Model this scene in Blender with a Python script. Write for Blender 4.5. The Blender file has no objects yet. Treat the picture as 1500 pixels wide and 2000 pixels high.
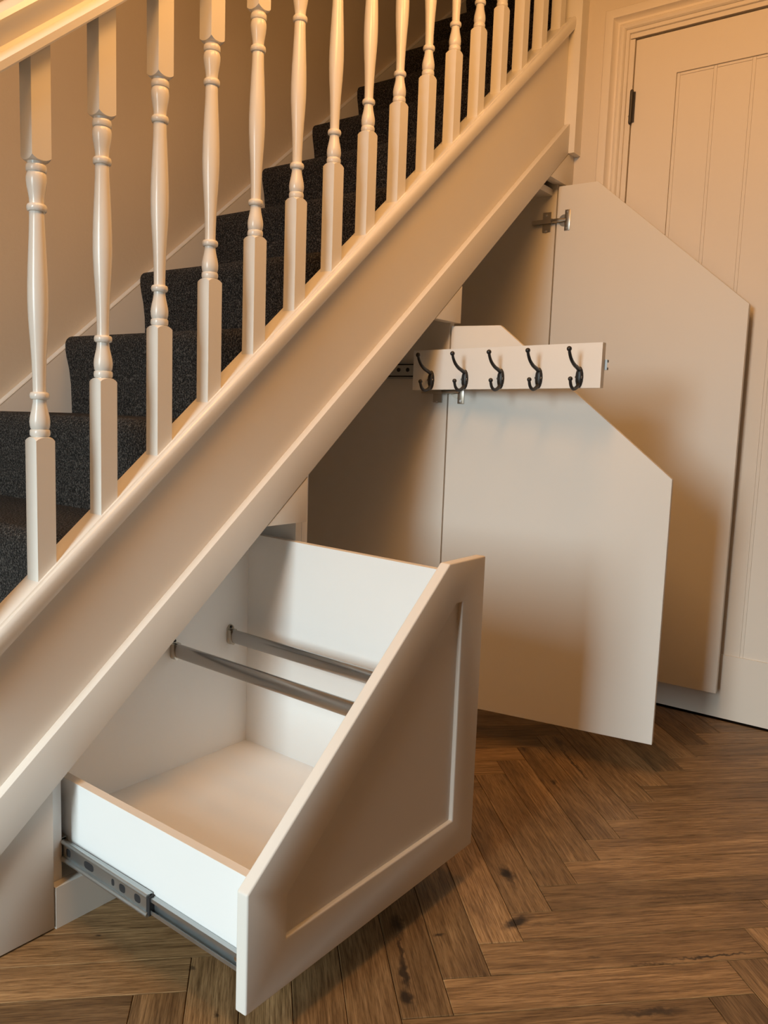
import bpy, bmesh, math, random
from mathutils import Vector, Matrix

random.seed(7)
scene = bpy.context.scene
COL = scene.collection

# ------------------------------------------------------------------ camera
cam_d = bpy.data.cameras.new('camera')
cam = bpy.data.objects.new('camera', cam_d)
COL.objects.link(cam)
_R = Vector((0.59983173, -0.79933616, 0.03554716))
_U = Vector((0.07368178, 0.09942075, 0.99231372))
_F = Vector((0.79672636, 0.59260208, -0.11853223))
_m = Matrix(((_R.x, _U.x, -_F.x, -0.6963), (_R.y, _U.y, -_F.y, -1.1604), (_R.z, _U.z, -_F.z, 0.8599), (0, 0, 0, 1)))
cam.matrix_world = _m
cam_d.sensor_fit = 'HORIZONTAL'
cam_d.sensor_width = 36.0
cam_d.lens = 36.0 * 1597.15 / 1500.0
cam_d.clip_start = 0.02
scene.camera = cam

# ------------------------------------------------------------------ world, lights, exposure
w = bpy.data.worlds.new('world')
scene.world = w
w.use_nodes = True
# overcast daylight: plain bright sky above the horizon, dark ground below it
_nt = w.node_tree
_tc = _nt.nodes.new('ShaderNodeTexCoord')
_sp = _nt.nodes.new('ShaderNodeSeparateXYZ')
_mr = _nt.nodes.new('ShaderNodeMapRange')
_mr.inputs['From Min'].default_value = -0.02
_mr.inputs['From Max'].default_value = 0.02
_mx = _nt.nodes.new('ShaderNodeMixRGB')
_mx.inputs[1].default_value = (0.05, 0.045, 0.04, 1)
_mx.inputs[2].default_value = (0.83, 0.975, 1.0, 1)
_nt.links.new(_tc.outputs['Generated'], _sp.inputs[0])
_nt.links.new(_sp.outputs['Z'], _mr.inputs['Value'])
_nt.links.new(_mr.outputs[0], _mx.inputs[0])
_nt.links.new(_mx.outputs[0], _nt.nodes['Background'].inputs[0])
_nt.nodes['Background'].inputs[1].default_value = 22.0


def area_light(name, loc, target, size, size_y, power, color, spread=180):
    l = bpy.data.lights.new(name, 'AREA')
    l.shape = 'RECTANGLE'
    l.size, l.size_y = size, size_y
    l.energy = power
    l.color = color
    l.spread = math.radians(spread)
    o = bpy.data.objects.new(name, l)
    COL.objects.link(o)
    o.location = loc
    o.rotation_euler = (Vector(target) - Vector(loc)).to_track_quat('-Z', 'Y').to_euler()
    return o


def point_light(name, loc, power, color, r):
    l = bpy.data.lights.new(name, 'POINT')
    l.energy = power
    l.color = color
    l.shadow_soft_size = r
    o = bpy.data.objects.new(name, l)
    COL.objects.link(o)
    o.location = loc
    return o


# portal in the open front doorway at the left end of the hall (guides the sky light, emits nothing itself)
_p = area_light('doorway_portal', (-2.48, -0.425, 1.065), (0.5, -0.425, 1.065), 0.67, 2.13, 1, (1, 1, 1))
_p.data.cycles.is_portal = True
# row of warm ceiling lamps along the hall
for _x, _y, _pw in ((-0.30, -0.53, 17), (0.10, -0.53, 18), (0.70, -0.55, 14)):
    point_light('hall_ceiling_spot', (_x, _y, 2.10), _pw, (1.0, 0.49, 0.155), 0.15)

scene.view_settings.view_transform = 'Standard'
scene.view_settings.look = 'None'
scene.view_settings.gamma = 1.0
scene.view_settings.use_curve_mapping = False
scene.view_settings.exposure = 0.03
try:
    scene.cycles.use_denoising = True
    scene.cycles.max_bounces = 8
    scene.cycles.diffuse_bounces = 5
    scene.cycles.glossy_bounces = 4
    scene.cycles.sample_clamp_indirect = 4.0
    scene.cycles.caustics_reflective = False
    scene.cycles.caustics_refractive = False
    scene.cycles.use_adaptive_sampling = True
    scene.cycles.adaptive_threshold = 0.03
except Exception:
    pass

# ------------------------------------------------------------------ measured dimensions (metres)
XW = 1.7746                       # wall with the house door
TT = 0.8213                       # slope of the cupboard fronts
TB = math.tan(0.7071)             # slope of the stair
TL = 0.2548                       # lower edge of the fascia at x = 0
TY = -0.0143                      # front of the fascia
BX, BS, BZ, YB = -0.0177, 0.1119, 0.5835, 0.005   # balusters
X1, X2, X3 = 0.5747, 1.128, 1.7046
DY = -0.446                       # front of the open drawer
YWALL = 0.918


def base_z(x):
    return BZ + (x - BX) * TB


def low_z(x):
    return TL + x * TT


# ------------------------------------------------------------------ materials
def mat(name):
    m = bpy.data.materials.new(name)
    m.use_nodes = True
    nt = m.node_tree
    return m, nt, nt.nodes['Principled BSDF']


def node(nt, kind, **kw):
    n = nt.nodes.new(kind)
    for k, v in kw.items():
        if k.startswith('i_'):
            n.inputs[k[2:].replace('_', ' ')].default_value = v
        else:
            setattr(n, k, v)
    return n


def painted(name, col, rough=0.42, bump=0.08, scale=35.0, var=0.03, spec=0.4, stretch=(1, 1, 1)):
    m, nt, b = mat(name)
    tc = node(nt, 'ShaderNodeTexCoord')
    mp = node(nt, 'ShaderNodeMapping')
    mp.inputs['Scale'].default_value = stretch
    nt.links.new(tc.outputs['Object'], mp.inputs[0])
    n1 = node(nt, 'ShaderNodeTexNoise', i_Scale=scale, i_Detail=5.0, i_Roughness=0.6)
    n2 = node(nt, 'ShaderNodeTexNoise', i_Scale=3.0, i_Detail=3.0)
    nt.links.new(mp.outputs[0], n1.inputs['Vector'])
    nt.links.new(tc.outputs['Object'], n2.inputs['Vector'])
    rp = node(nt, 'ShaderNodeValToRGB')
    rp.color_ramp.elements[0].position = 0.3
    rp.color_ramp.elements[1].position = 0.7
    rp.color_ramp.elements[0].color = tuple(c * (1 - var) for c in col) + (1,)
    rp.color_ramp.elements[1].color = tuple(min(1, c * (1 + var)) for c in col) + (1,)
    nt.links.new(n2.outputs[0], rp.inputs[0])
    nt.links.new(rp.outputs[0], b.inputs['Base Color'])
    b.inputs['Roughness'].default_value = rough
    b.inputs['Specular IOR Level'].default_value = spec
    bp = node(nt, 'ShaderNodeBump', i_Strength=bump, i_Distance=0.002)
    nt.links.new(n1.outputs[0], bp.inputs['Height'])
    nt.links.new(bp.outputs[0], b.inputs['Normal'])
    return m


M = {}
M['gloss'] = painted('satin_white_gloss', (0.80, 0.775, 0.73), 0.25, 0.10, 60, 0.02, 0.5)
M['string'] = painted('string_paint', (0.82, 0.785, 0.735), 0.42, 0.12, 30, 0.02)
M['front'] = painted('cupboard_paint', (0.76, 0.735, 0.69), 0.45, 0.04, 120, 0.012)
M['melamine'] = painted('white_melamine', (0.86, 0.868, 0.865), 0.35, 0.02, 200, 0.008)
M['edge'] = painted('melamine_edging', (0.82, 0.79, 0.74), 0.4, 0.02, 200, 0.01)
M['wall'] = painted('wall_emulsion', (0.66, 0.58, 0.48), 0.85, 0.25, 90, 0.02, 0.2)
M['wallr'] = painted('wall_emulsion_hall', (0.70, 0.64, 0.56), 0.8, 0.2, 90, 0.02, 0.2)
M['housedoor'] = painted('house_door_paint', (0.76, 0.70, 0.62), 0.5, 0.05, 100, 0.012)
M['low_bounce'] = painted('low_bounce_paint', (0.10, 0.08, 0.06), 0.9, 0.1, 80, 0.02, 0.2)  # near-black colour for unseen hall walls, chosen to cut bounced light
M['ceiling'] = painted('darkened_ceiling_paint', (0.32, 0.29, 0.25), 0.9, 0.1, 80, 0.02, 0.2)  # darkened so the lamps bounce less light off the unseen ceiling


def metal(name, col, rough, var=0.05, scale=60):
    m, nt, b = mat(name)
    tc = node(nt, 'ShaderNodeTexCoord')
    n1 = node(nt, 'ShaderNodeTexNoise', i_Scale=float(scale), i_Detail=3.0)
    nt.links.new(tc.outputs['Object'], n1.inputs['Vector'])
    mr = node(nt, 'ShaderNodeMapRange')
    mr.inputs['To Min'].default_value = max(0.02, rough - var)
    mr.inputs['To Max'].default_value = rough + var
    nt.links.new(n1.outputs[0], mr.inputs['Value'])
    nt.links.new(mr.outputs[0], b.inputs['Roughness'])
    b.inputs['Base Color'].default_value = col + (1,)
    b.inputs['Metallic'].default_value = 1.0
    return m


M['chrome'] = metal('brushed_chrome', (0.42, 0.41, 0.40), 0.22)
M['zinc'] = metal('zinc_plate', (0.50, 0.53, 0.54), 0.40)
M['nickel'] = metal('nickel_plate', (0.52, 0.48, 0.42), 0.30)
M['slot_black'] = painted('slot_shade_and_black', (0.02, 0.02, 0.022), 0.6, 0.05, 60, 0.0)  # near-black: painted shade of runner holes, also used for small black parts
M['iron'] = painted('black_iron', (0.022, 0.022, 0.024), 0.38, 0.3, 220, 0.1, 0.5)
M['bronze'] = painted('dark_bronze', (0.035, 0.028, 0.022), 0.4, 0.2, 200, 0.1, 0.5)
M['screw'] = metal('screw_head', (0.75, 0.75, 0.74), 0.25)


def carpet_mat():
    m, nt, b = mat('charcoal_carpet')
    tc = node(nt, 'ShaderNodeTexCoord')
    n1 = node(nt, 'ShaderNodeTexNoise', i_Scale=250.0, i_Detail=2.0, i_Roughness=0.75)
    n3 = node(nt, 'ShaderNodeTexVoronoi', i_Scale=260.0)
    n2 = node(nt, 'ShaderNodeTexNoise', i_Scale=9.0, i_Detail=3.0)
    for n in (n1, n2, n3):
        nt.links.new(tc.outputs['Object'], n.inputs['Vector'])
    rp = node(nt, 'ShaderNodeValToRGB')
    cr = rp.color_ramp
    cr.elements[0].position = 0.38
    cr.elements[0].color = (0.008, 0.007, 0.0063, 1)
    cr.elements[1].position = 0.66
    cr.elements[1].color = (0.150, 0.132, 0.118, 1)
    e = cr.elements.new(0.5)
    e.color = (0.027, 0.0240, 0.0222, 1)
    nt.links.new(n1.outputs[0], rp.inputs[0])
    mx = node(nt, 'ShaderNodeMixRGB', blend_type='MULTIPLY')
    mx.inputs[0].default_value = 0.5
    rp2 = node(nt, 'ShaderNodeValToRGB')
    rp2.color_ramp.elements[0].color = (0.55, 0.55, 0.55, 1)
    rp2.color_ramp.elements[1].color = (1.3, 1.3, 1.3, 1)
    nt.links.new(n2.outputs[0], rp2.inputs[0])
    nt.links.new(rp.outputs[0], mx.inputs[1])
    nt.links.new(rp2.outputs[0], mx.inputs[2])
    nt.links.new(mx.outputs[0], b.inputs['Base Color'])
    b.inputs['Roughness'].default_value = 1.0
    b.inputs['Specular IOR Level'].default_value = 0.05
    b.inputs['Sheen Weight'].default_value = 0.06
    ad = node(nt, 'ShaderNodeMath', operation='ADD')
    nt.links.new(n1.outputs[0], ad.inputs[0])
    nt.links.new(n3.outputs[0], ad.inputs[1])
    bp = node(nt, 'ShaderNodeBump', i_Strength=0.9, i_Distance=0.004)
    nt.links.new(ad.outputs[0], bp.inputs['Height'])
    nt.links.new(bp.outputs[0], b.inputs['Normal'])
    return m


M['carpet'] = carpet_mat()

# knots and cracks of the oak floor: x, y, half length, half width, angle (deg), strength
KNOTS = [
    (0.634, -0.493, 0.021, 0.013, 45, 1.0), (0.630, -0.500, 0.045, 0.004, 45, 0.55),
    (0.510, -0.578, 0.030, 0.011, -15, 0.95), (0.545, -0.625, 0.050, 0.005, -45, 0.35),
    (0.640, -0.872, 0.068, 0.0032, -43, 0.9), (0.555, -0.800, 0.045, 0.0025, -47, 0.5),
    (0.282, -0.503, 0.042, 0.0065, 42, 0.9), (0.240, -0.540, 0.020, 0.010, 50, 0.95),
    (0.374, -0.423, 0.024, 0.010, 48, 0.8), (0.330, -0.462, 0.050, 0.003, 45, 0.7),
    (0.396, -0.493, 0.010, 0.005, -45, 0.85),
    (1.200, -0.375, 0.100, 0.004, 44, 0.75), (1.300, -0.290, 0.035, 0.010, 40, 0.6),
    (1.061, -0.387, 0.012, 0.006, 20, 0.75), (1.190, -0.240, 0.016, 0.007, 45, 0.6),
    (0.444, -0.833, 0.050, 0.007, -45, 0.8), (0.509, -0.719, 0.010, 0.004, -45, 0.5),
    (0.034, -0.066, 0.005, 0.0035, -45, 0.9), (0.080, -0.245, 0.005, 0.006, 45, 0.7),
    (0.039, -0.349, 0.007, 0.004, 45, 0.85), (0.800, -0.800, 0.120, 0.0035, -45, 0.35),
    (1.100, -0.690, 0.050, 0.010, -45, 0.25),
]


def oak_mat(name, per_object):
    m, nt, b = mat(name)
    L = nt.links.new
    uv = node(nt, 'ShaderNodeUVMap')
    uv.uv_map = 'plank'
    at = node(nt, 'ShaderNodeAttribute')
    at.attribute_type = 'OBJECT' if per_object else 'GEOMETRY'
    at.attribute_name = 'tone'
    geo = node(nt, 'ShaderNodeNewGeometry')
    # offset grain per plank
    mul = node(nt, 'ShaderNodeMath', operation='MULTIPLY')
    mul.inputs[1].default_value = 37.0
    L(at.outputs['Fac'], mul.inputs[0])
    cmb = node(nt, 'ShaderNodeCombineXYZ')
    L(mul.outputs[0], cmb.inputs[0])
    L(mul.outputs[0], cmb.inputs[1])
    L(mul.outputs[0], cmb.inputs[2])
    add = node(nt, 'ShaderNodeVectorMath', operation='ADD')
    L(uv.outputs[0], add.inputs[0])
    L(cmb.outputs[0], add.inputs[1])
    mp = node(nt, 'ShaderNodeMapping')
    mp.inputs['Scale'].default_value = (4.0, 85.0, 1.0)
    L(add.outputs[0], mp.inputs[0])
    g1 = node(nt, 'ShaderNodeTexNoise', i_Scale=1.6, i_Detail=8.0, i_Roughness=0.65, i_Distortion=0.8)
    L(mp.outputs[0], g1.inputs['Vector'])
    mp2 = node(nt, 'ShaderNodeMapping')
    mp2.inputs['Scale'].default_value = (26.0, 560.0, 1.0)
    L(add.outputs[0], mp2.inputs[0])
    g2 = node(nt, 'ShaderNodeTexNoise', i_Scale=1.0, i_Detail=3.0, i_Roughness=0.6)
    L(mp2.outputs[0], g2.inputs['Vector'])
    mp3 = node(nt, 'ShaderNodeMapping')
    mp3.inputs['Scale'].default_value = (2.2, 13.0, 1.0)
    L(add.outputs[0], mp3.inputs[0])
    g3 = node(nt, 'ShaderNodeTexNoise', i_Scale=1.0, i_Detail=2.0, i_Distortion=1.5)
    L(mp3.outputs[0], g3.inputs['Vector'])
    r1 = node(nt, 'ShaderNodeValToRGB')
    r1.color_ramp.elements[0].position = 0.25
    r1.color_ramp.elements[0].color = (0.135, 0.079, 0.034, 1)
    r1.color_ramp.elements[1].position = 0.75
    r1.color_ramp.elements[1].color = (0.455, 0.300, 0.155, 1)
    e = r1.color_ramp.elements.new(0.5)
    e.color = (0.292, 0.182, 0.086, 1)
    L(g1.outputs[0], r1.inputs[0])
    r3 = node(nt, 'ShaderNodeValToRGB')
    r3.color_ramp.elements[0].position = 0.3
    r3.color_ramp.elements[0].color = (0.62, 0.58, 0.55, 1)
    r3.color_ramp.elements[1].position = 0.7
    r3.color_ramp.elements[1].color = (1.18, 1.16, 1.12, 1)
    L(g3.outputs[0], r3.inputs[0])
    m1 = node(nt, 'ShaderNodeMixRGB', blend_type='MULTIPLY')
    m1.inputs[0].default_value = 0.8
    L(r1.outputs[0], m1.inputs[1])
    L(r3.outputs[0], m1.inputs[2])
    r2 = node(nt, 'ShaderNodeValToRGB')
    r2.color_ramp.elements[0].position = 0.36
    r2.color_ramp.elements[0].color = (0.42, 0.37, 0.33, 1)
    r2.color_ramp.elements[1].position = 0.55
    r2.color_ramp.elements[1].color = (1.05, 1.05, 1.05, 1)
    L(g2.outputs[0], r2.inputs[0])
    m2 = node(nt, 'ShaderNodeMixRGB', blend_type='MULTIPLY')
    m2.inputs[0].default_value = 0.75
    L(m1.outputs[0], m2.inputs[1])
    L(r2.outputs[0], m2.inputs[2])
    # tone of the single plank
    mr = node(nt, 'ShaderNodeMapRange')
    mr.inputs['To Min'].default_value = 0.64
    mr.inputs['To Max'].default_value = 1.40
    L(at.outputs['Fac'], mr.inputs['Value'])
    m3 = node(nt, 'ShaderNodeVectorMath', operation='SCALE')
    L(m2.outputs[0], m3.inputs[0])
    L(mr.outputs[0], m3.inputs['Scale'])
    # knots
    warp = node(nt, 'ShaderNodeTexNoise', i_Scale=70.0, i_Detail=4.0)
    L(geo.outputs['Position'], warp.inputs['Vector'])
    ws = node(nt, 'ShaderNodeVectorMath', operation='SUBTRACT')
    L(warp.outputs['Color'], ws.inputs[0])
    ws.inputs[1].default_value = (0.5, 0.5, 0.5)
    wm = node(nt, 'ShaderNodeVectorMath', operation='SCALE')
    wm.inputs['Scale'].default_value = 0.022
    L(ws.outputs[0], wm.inputs[0])
    wp = node(nt, 'ShaderNodeVectorMath', operation='ADD')
    L(geo.outputs['Position'], wp.inputs[0])
    L(wm.outputs[0], wp.inputs[1])
    last = None
    for (kx, ky, a, bb, ang, st) in KNOTS:
        k = node(nt, 'ShaderNodeMapping', vector_type='TEXTURE')
        k.inputs['Location'].default_value = (kx, ky, 0)
        k.inputs['Rotation'].default_value = (0, 0, math.radians(ang))
        k.inputs['Scale'].default_value = (a, bb, 1.0)
        L(wp.outputs[0], k.inputs[0])
        ln = node(nt, 'ShaderNodeVectorMath', operation='LENGTH')
        L(k.outputs[0], ln.inputs[0])
        mr2 = node(nt, 'ShaderNodeMapRange', interpolation_type='SMOOTHSTEP')
        mr2.inputs['From Min'].default_value = 1.5
        mr2.inputs['From Max'].default_value = 0.3
        mr2.inputs['To Max'].default_value = st
        L(ln.outputs['Value'], mr2.inputs['Value'])
        if last is None:
            last = mr2.outputs[0]
        else:
            mxm = node(nt, 'ShaderNodeMath', operation='MAXIMUM')
            L(last, mxm.inputs[0])
            L(mr2.outputs[0], mxm.inputs[1])
            last = mxm.outputs[0]
    mk = node(nt, 'ShaderNodeMixRGB')
    L(last, mk.inputs[0])
    L(m3.outputs[0], mk.inputs[1])
    mk.inputs[2].default_value = (0.022, 0.015, 0.011, 1)
    L(mk.outputs[0], b.inputs['Base Color'])
    b.inputs['Roughness'].default_value = 0.48
    b.inputs['Specular IOR Level'].default_value = 0.35
    bp = node(nt, 'ShaderNodeBump', i_Strength=0.15, i_Distance=0.001)
    L(g2.outputs[0], bp.inputs['Height'])
    L(bp.outputs[0], b.inputs['Normal'])
    return m


M['oak'] = oak_mat('oak_plank', True)
M['oak_far'] = oak_mat('oak_plank_joined', False)
M['joint'] = painted('floor_joint', (0.045, 0.026, 0.014), 0.8, 0.1, 80, 0.05, 0.1)


# ------------------------------------------------------------------ builders
def attach(o, parent):
    if parent is not None:
        o.parent = parent
        o.matrix_parent_inverse = parent.matrix_basis.inverted() if parent.parent is None else Matrix.Identity(4)
        if parent.parent is not None:
            pm = parent.parent.matrix_basis @ parent.matrix_parent_inverse @ parent.matrix_basis
            o.matrix_parent_inverse = pm.inverted()
    return o


def from_bm(name, bm, m, parent=None, smooth=False, angle=35):
    me = bpy.data.meshes.new(name)
    bmesh.ops.recalc_face_normals(bm, faces=bm.faces)
    bm.to_mesh(me)
    bm.free()
    me.materials.append(M[m] if isinstance(m, str) else m)
    if smooth:
        for p in me.polygons:
            p.use_smooth = True
        me.set_sharp_from_angle(angle=math.radians(angle))
    o = bpy.data.objects.new(name, me)
    COL.objects.link(o)
    return attach(o, parent)


def do_bevel(bm, r, seg=2, only=None):
    if r > 0:
        es = [e for e in bm.edges if e.is_manifold and e.calc_face_angle(0) > 0.3 and (only is None or only(e))]
        bmesh.ops.bevel(bm, geom=es, offset=r, segments=seg, affect='EDGES', profile=0.5, clamp_overlap=True)


def add_box(bm, x0, x1, y0, y1, z0, z1):
    vs = [bm.verts.new((x, y, z)) for x in (x0, x1) for y in (y0, y1) for z in (z0, z1)]
    for f in ((0, 1, 3, 2), (4, 6, 7, 5), (0, 4, 5, 1), (2, 3, 7, 6), (0, 2, 6, 4), (1, 5, 7, 3)):
        bm.faces.new([vs[i] for i in f])
    return vs


def box(name, x0, x1, y0, y1, z0, z1, m, parent=None, bev=0.0, fn=None):
    bm = bmesh.new()
    add_box(bm, x0, x1, y0, y1, z0, z1)
    do_bevel(bm, bev)
    if fn:
        for v in bm.verts:
            v.co = fn(v.co)
    return from_bm(name, bm, m, parent, bev > 0)


def add_prism(bm, poly, fn0, fn1):
    """poly: 2d points; fn0/fn1 map a 2d point to the two end faces."""
    a = [bm.verts.new(fn0(*p)) for p in poly]
    b = [bm.verts.new(fn1(*p)) for p in poly]
    bm.faces.new(a)
    bm.faces.new(list(reversed(b)))
    n = len(poly)
    for i in range(n):
        bm.faces.new((a[i], b[i], b[(i + 1) % n], a[(i + 1) % n]))


def prism(name, poly, fn0, fn1, m, parent=None, bev=0.0, seg=2, fn=None, smooth=None, ang=35):
    bm = bmesh.new()
    add_prism(bm, poly, fn0, fn1)
    bmesh.ops.recalc_face_normals(bm, faces=bm.faces)
    do_bevel(bm, bev, seg)
    if fn:
        for v in bm.verts:
            v.co = fn(v.co)
    return from_bm(name, bm, m, parent, (bev > 0) if smooth is None else smooth, ang)


def inset_poly(poly, d):
    """inset a convex CCW polygon by d"""
    n = len(poly)
    out = []
    for i in range(n):
        p0, p1, p2 = Vector(poly[i - 1]), Vector(poly[i]), Vector(poly[(i + 1) % n])
        d1 = (p1 - p0).normalized()
        d2 = (p2 - p1).normalized()
        n1 = Vector((-d1.y, d1.x))
        n2 = Vector((-d2.y, d2.x))
        k = (n1 + n2) / (1 + n1.dot(n2))
        q = p1 + k * d
        out.append((q.x, q.y))
    return out


def ring_prism(name, outer, inner, fn0, fn1, m, parent=None, bev=0.0, seg=2):
    """frame with an opening: outer and inner polygons with the same vertex count"""
    bm = bmesh.new()
    n = len(outer)
    A = [bm.verts.new(fn0(*p)) for p in outer]
    B = [bm.verts.new(fn0(*p)) for p in inner]
    C = [bm.verts.new(fn1(*p)) for p in outer]
    D = [bm.verts.new(fn1(*p)) for p in inner]
    for i in range(n):
        j = (i + 1) % n
        bm.faces.new((A[i], A[j], B[j], B[i]))
        bm.faces.new((C[i], D[i], D[j], C[j]))
        bm.faces.new((A[i], C[i], C[j], A[j]))
        bm.faces.new((B[i], B[j], D[j], D[i]))
    bmesh.ops.recalc_face_normals(bm, faces=bm.faces)
    do_bevel(bm, bev, seg, only=lambda e: e.calc_face_angle(0) > 0.2)
    return from_bm(name, bm, m, parent, True)


def add_tube(bm, path, radii, n=10, ups=None):
    rings = []
    prev = None
    for i, p in enumerate(path):
        p = Vector(p)
        a = Vector(path[max(i - 1, 0)])
        b = Vector(path[min(i + 1, len(path) - 1)])
        t = (b - a).normalized()
        ref = Vector((0, 1, 0)) if abs(t.y) < 0.9 else Vector((0, 0, 1))
        u = t.cross(ref).normalized()
        v = t.cross(u).normalized()
        r = radii[i] if isinstance(radii, (list, tuple)) else radii
        rings.append([bm.verts.new(p + (u * math.cos(2 * math.pi * k / n) + v * math.sin(2 * math.pi * k / n)) * r) for k in range(n)])
    for i in range(len(rings) - 1):
        for k in range(n):
            bm.faces.new((rings[i][k], rings[i][(k + 1) % n], rings[i + 1][(k + 1) % n], rings[i + 1][k]))
    bm.faces.new(rings[0])
    bm.faces.new(list(reversed(rings[-1])))


def add_lathe(bm, prof, n=28, cx=0, cy=0):
    rings = []
    for z, r in prof:
        rings.append([bm.verts.new((cx + r * math.cos(2 * math.pi * k / n), cy + r * math.sin(2 * math.pi * k / n), z)) for k in range(n)])
    for i in range(len(rings) - 1):
        for k in range(n):
            bm.faces.new((rings[i][k], rings[i][(k + 1) % n], rings[i + 1][(k + 1) % n], rings[i + 1][k]))
    bm.faces.new(rings[0])
    bm.faces.new(list(reversed(rings[-1])))


def add_sphere(bm, c, r, sc=(1, 1, 1)):
    mtx = Matrix.Translation(c) @ Matrix.Diagonal((r * sc[0], r * sc[1], r * sc[2], 1))
    bmesh.ops.create_uvsphere(bm, u_segments=12, v_segments=8, radius=1.0, matrix=mtx)


def add_cyl(bm, c, axis, r, depth, n=20, r2=None):
    q = Vector((0, 0, 1)).rotation_difference(Vector(axis)).to_matrix().to_4x4()
    bmesh.ops.create_cone(bm, cap_ends=True, segments=n, radius1=r, radius2=r if r2 is None else r2, depth=depth, matrix=Matrix.Translation(c) @ q)


def thing(name, loc, label=None, cat=None, group=None, kind=None):
    o = bpy.data.objects.new(name, None)
    o.empty_display_size = 0.1
    COL.objects.link(o)
    o.location = loc
    o.matrix_basis = Matrix.Translation(loc)
    tag(o, label, cat, group, kind)
    return o


def tag(o, label=None, cat=None, group=None, kind=None):
    if label:
        o['label'] = label
    if cat:
        o['category'] = cat
    if group:
        o['group'] = group
    if kind:
        o['kind'] = kind
    return o


def struct(o, label, cat):
    return tag(o, label, cat, None, 'structure')


# ------------------------------------------------------------------ room shell
HX0, HX1, HY0 = -2.5, XW, -2.5
floor = struct(box('floor', HX0 - 0.1, HX1 + 0.12, HY0 - 0.1, YWALL + 0.1, -0.06, -0.0022, 'joint'), 'oak herringbone plank floor of the hallway', 'floor')

DY0, DY1, DH = -0.1885, -0.9505, 1.985     # house door
bm = bmesh.new()
add_box(bm, XW, XW + 0.10, DY0 + 0.016, 0.04, 0, 2.45)
add_box(bm, XW, XW + 0.10, HY0, DY1 - 0.016, 0, 2.45)
add_box(bm, XW, XW + 0.10, DY1 - 0.016, DY0 + 0.016, DH + 0.016, 2.45)
add_box(bm, XW + 0.062, XW + 0.10, DY1 - 0.016, DY0 + 0.016, -0.02, DH + 0.016)  # unseen slab added behind the door to block light leaking under it
struct(from_bm('wall_right', bm, 'wallr'), 'beige plaster wall around the boarded house door', 'wall')
struct(box('wall_back', HX0, 4.2, YWALL, YWALL + 0.1, 0, 4.9, 'wall'), 'beige plaster wall along the far side of the stairs', 'wall')
struct(box('wall_front', HX0, HX1 + 0.1, HY0 - 0.1, HY0, 0, 2.45, 'low_bounce'), 'low-bounce dark hallway wall behind the viewer', 'wall')
bm = bmesh.new()
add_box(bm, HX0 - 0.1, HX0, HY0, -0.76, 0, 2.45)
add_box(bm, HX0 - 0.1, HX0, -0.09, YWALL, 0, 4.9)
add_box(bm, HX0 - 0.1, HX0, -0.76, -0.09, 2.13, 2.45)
struct(from_bm('wall_left', bm, 'low_bounce'), 'low-bounce dark hallway end wall with the open front doorway', 'wall')
bm = bmesh.new()
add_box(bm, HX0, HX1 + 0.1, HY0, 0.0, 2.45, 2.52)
struct(from_bm('ceiling', bm, 'ceiling'), 'ceiling over the hallway, darkened to cut bounced light', 'ceiling')
bm = bmesh.new()
add_box(bm, HX0, 4.2, -0.06, 0.04, 2.52, 4.9)
add_box(bm, XW + 0.1, 4.2, -0.06, 0.04, 0.0, 2.52)
add_box(bm, 4.2, 4.3, -0.06, YWALL, 0.0, 4.9)
add_box(bm, HX0, 4.3, -0.06, YWALL, 4.9, 5.0)
struct(from_bm('wall_stairwell', bm, 'wall'), 'beige walls closing the stairwell above the hall', 'wall')

# ------------------------------------------------------------------ herringbone floor
PW, PL = 0.07705, 0.472
S2 = math.sqrt(0.5)
GAP = 0.0005
plank_cache = {}


def plank_mesh_data(poly, name):
    """poly in local plank coordinates; bevelled top slab 2 mm thick"""
    ins = inset_poly(poly, 0.0009)
    n = len(poly)
    verts = [(x, y, 0.0) for x, y in ins] + [(x, y, -0.0007) for x, y in poly] + [(x, y, -0.004) for x, y in poly]
    faces = [tuple(range(n))]
    for i in range(n):
        j = (i + 1) % n
        faces.append((i, n + i, n + j, j))
        faces.append((n + i, 2 * n + i, 2 * n + j, n + j))
    return verts, faces


def clip(poly, f):
    out = []
    n = len(poly)
    for i in range(n):
        a, b = poly[i], poly[(i + 1) % n]
        fa, fb = f(a), f(b)
        if fa >= 0:
            out.append(a)
        if (fa >= 0) != (fb >= 0):
            t = fa / (fa - fb)
            out.append((a[0] + (b[0] - a[0]) * t, a[1] + (b[1] - a[1]) * t))
    return out


def to_px(p):
    v = Vector(p) - Vector((-0.6963, -1.1604, 0.8599))
    z = v.dot(_F)
    if z < 0.05:
        return (-9e3, 9e3)
    return (750 + 1597.15 * v.dot(_R) / z, 1000 - 1597.15 * v.dot(_U) / z)


tone_rng = random.Random(21)
planks = []
STEP = PW / S2
for band in range(-5, 8):
    for k in range(-60, 60):
        for kind in (0, 1):
            # tip of the V planks on the spine y = -0.612
            tx = 0.3632 + k * 0.10897
            ty = -0.612
            if kind == 0:          # V plank, running (+1,+1)
                o = Vector((tx - PW * S2, ty + PW * S2))
                ux, uy = Vector((S2, S2)), Vector((-S2, S2))
                o = Vector((tx, ty))
            else:                  # H plank, running (+1,-1)
                ux, uy = Vector((S2, -S2)), Vector((S2, S2))
                o = Vector((tx, ty)) + Vector((-PW * S2, -PW * S2)) * 0
            # shift whole V/H pair column by column
            sh = Vector((band * (PL * S2 * 0.0), band * (2 * PL * S2)))
            planks.append((kind, o + sh, ux, uy, k, band))

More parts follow.
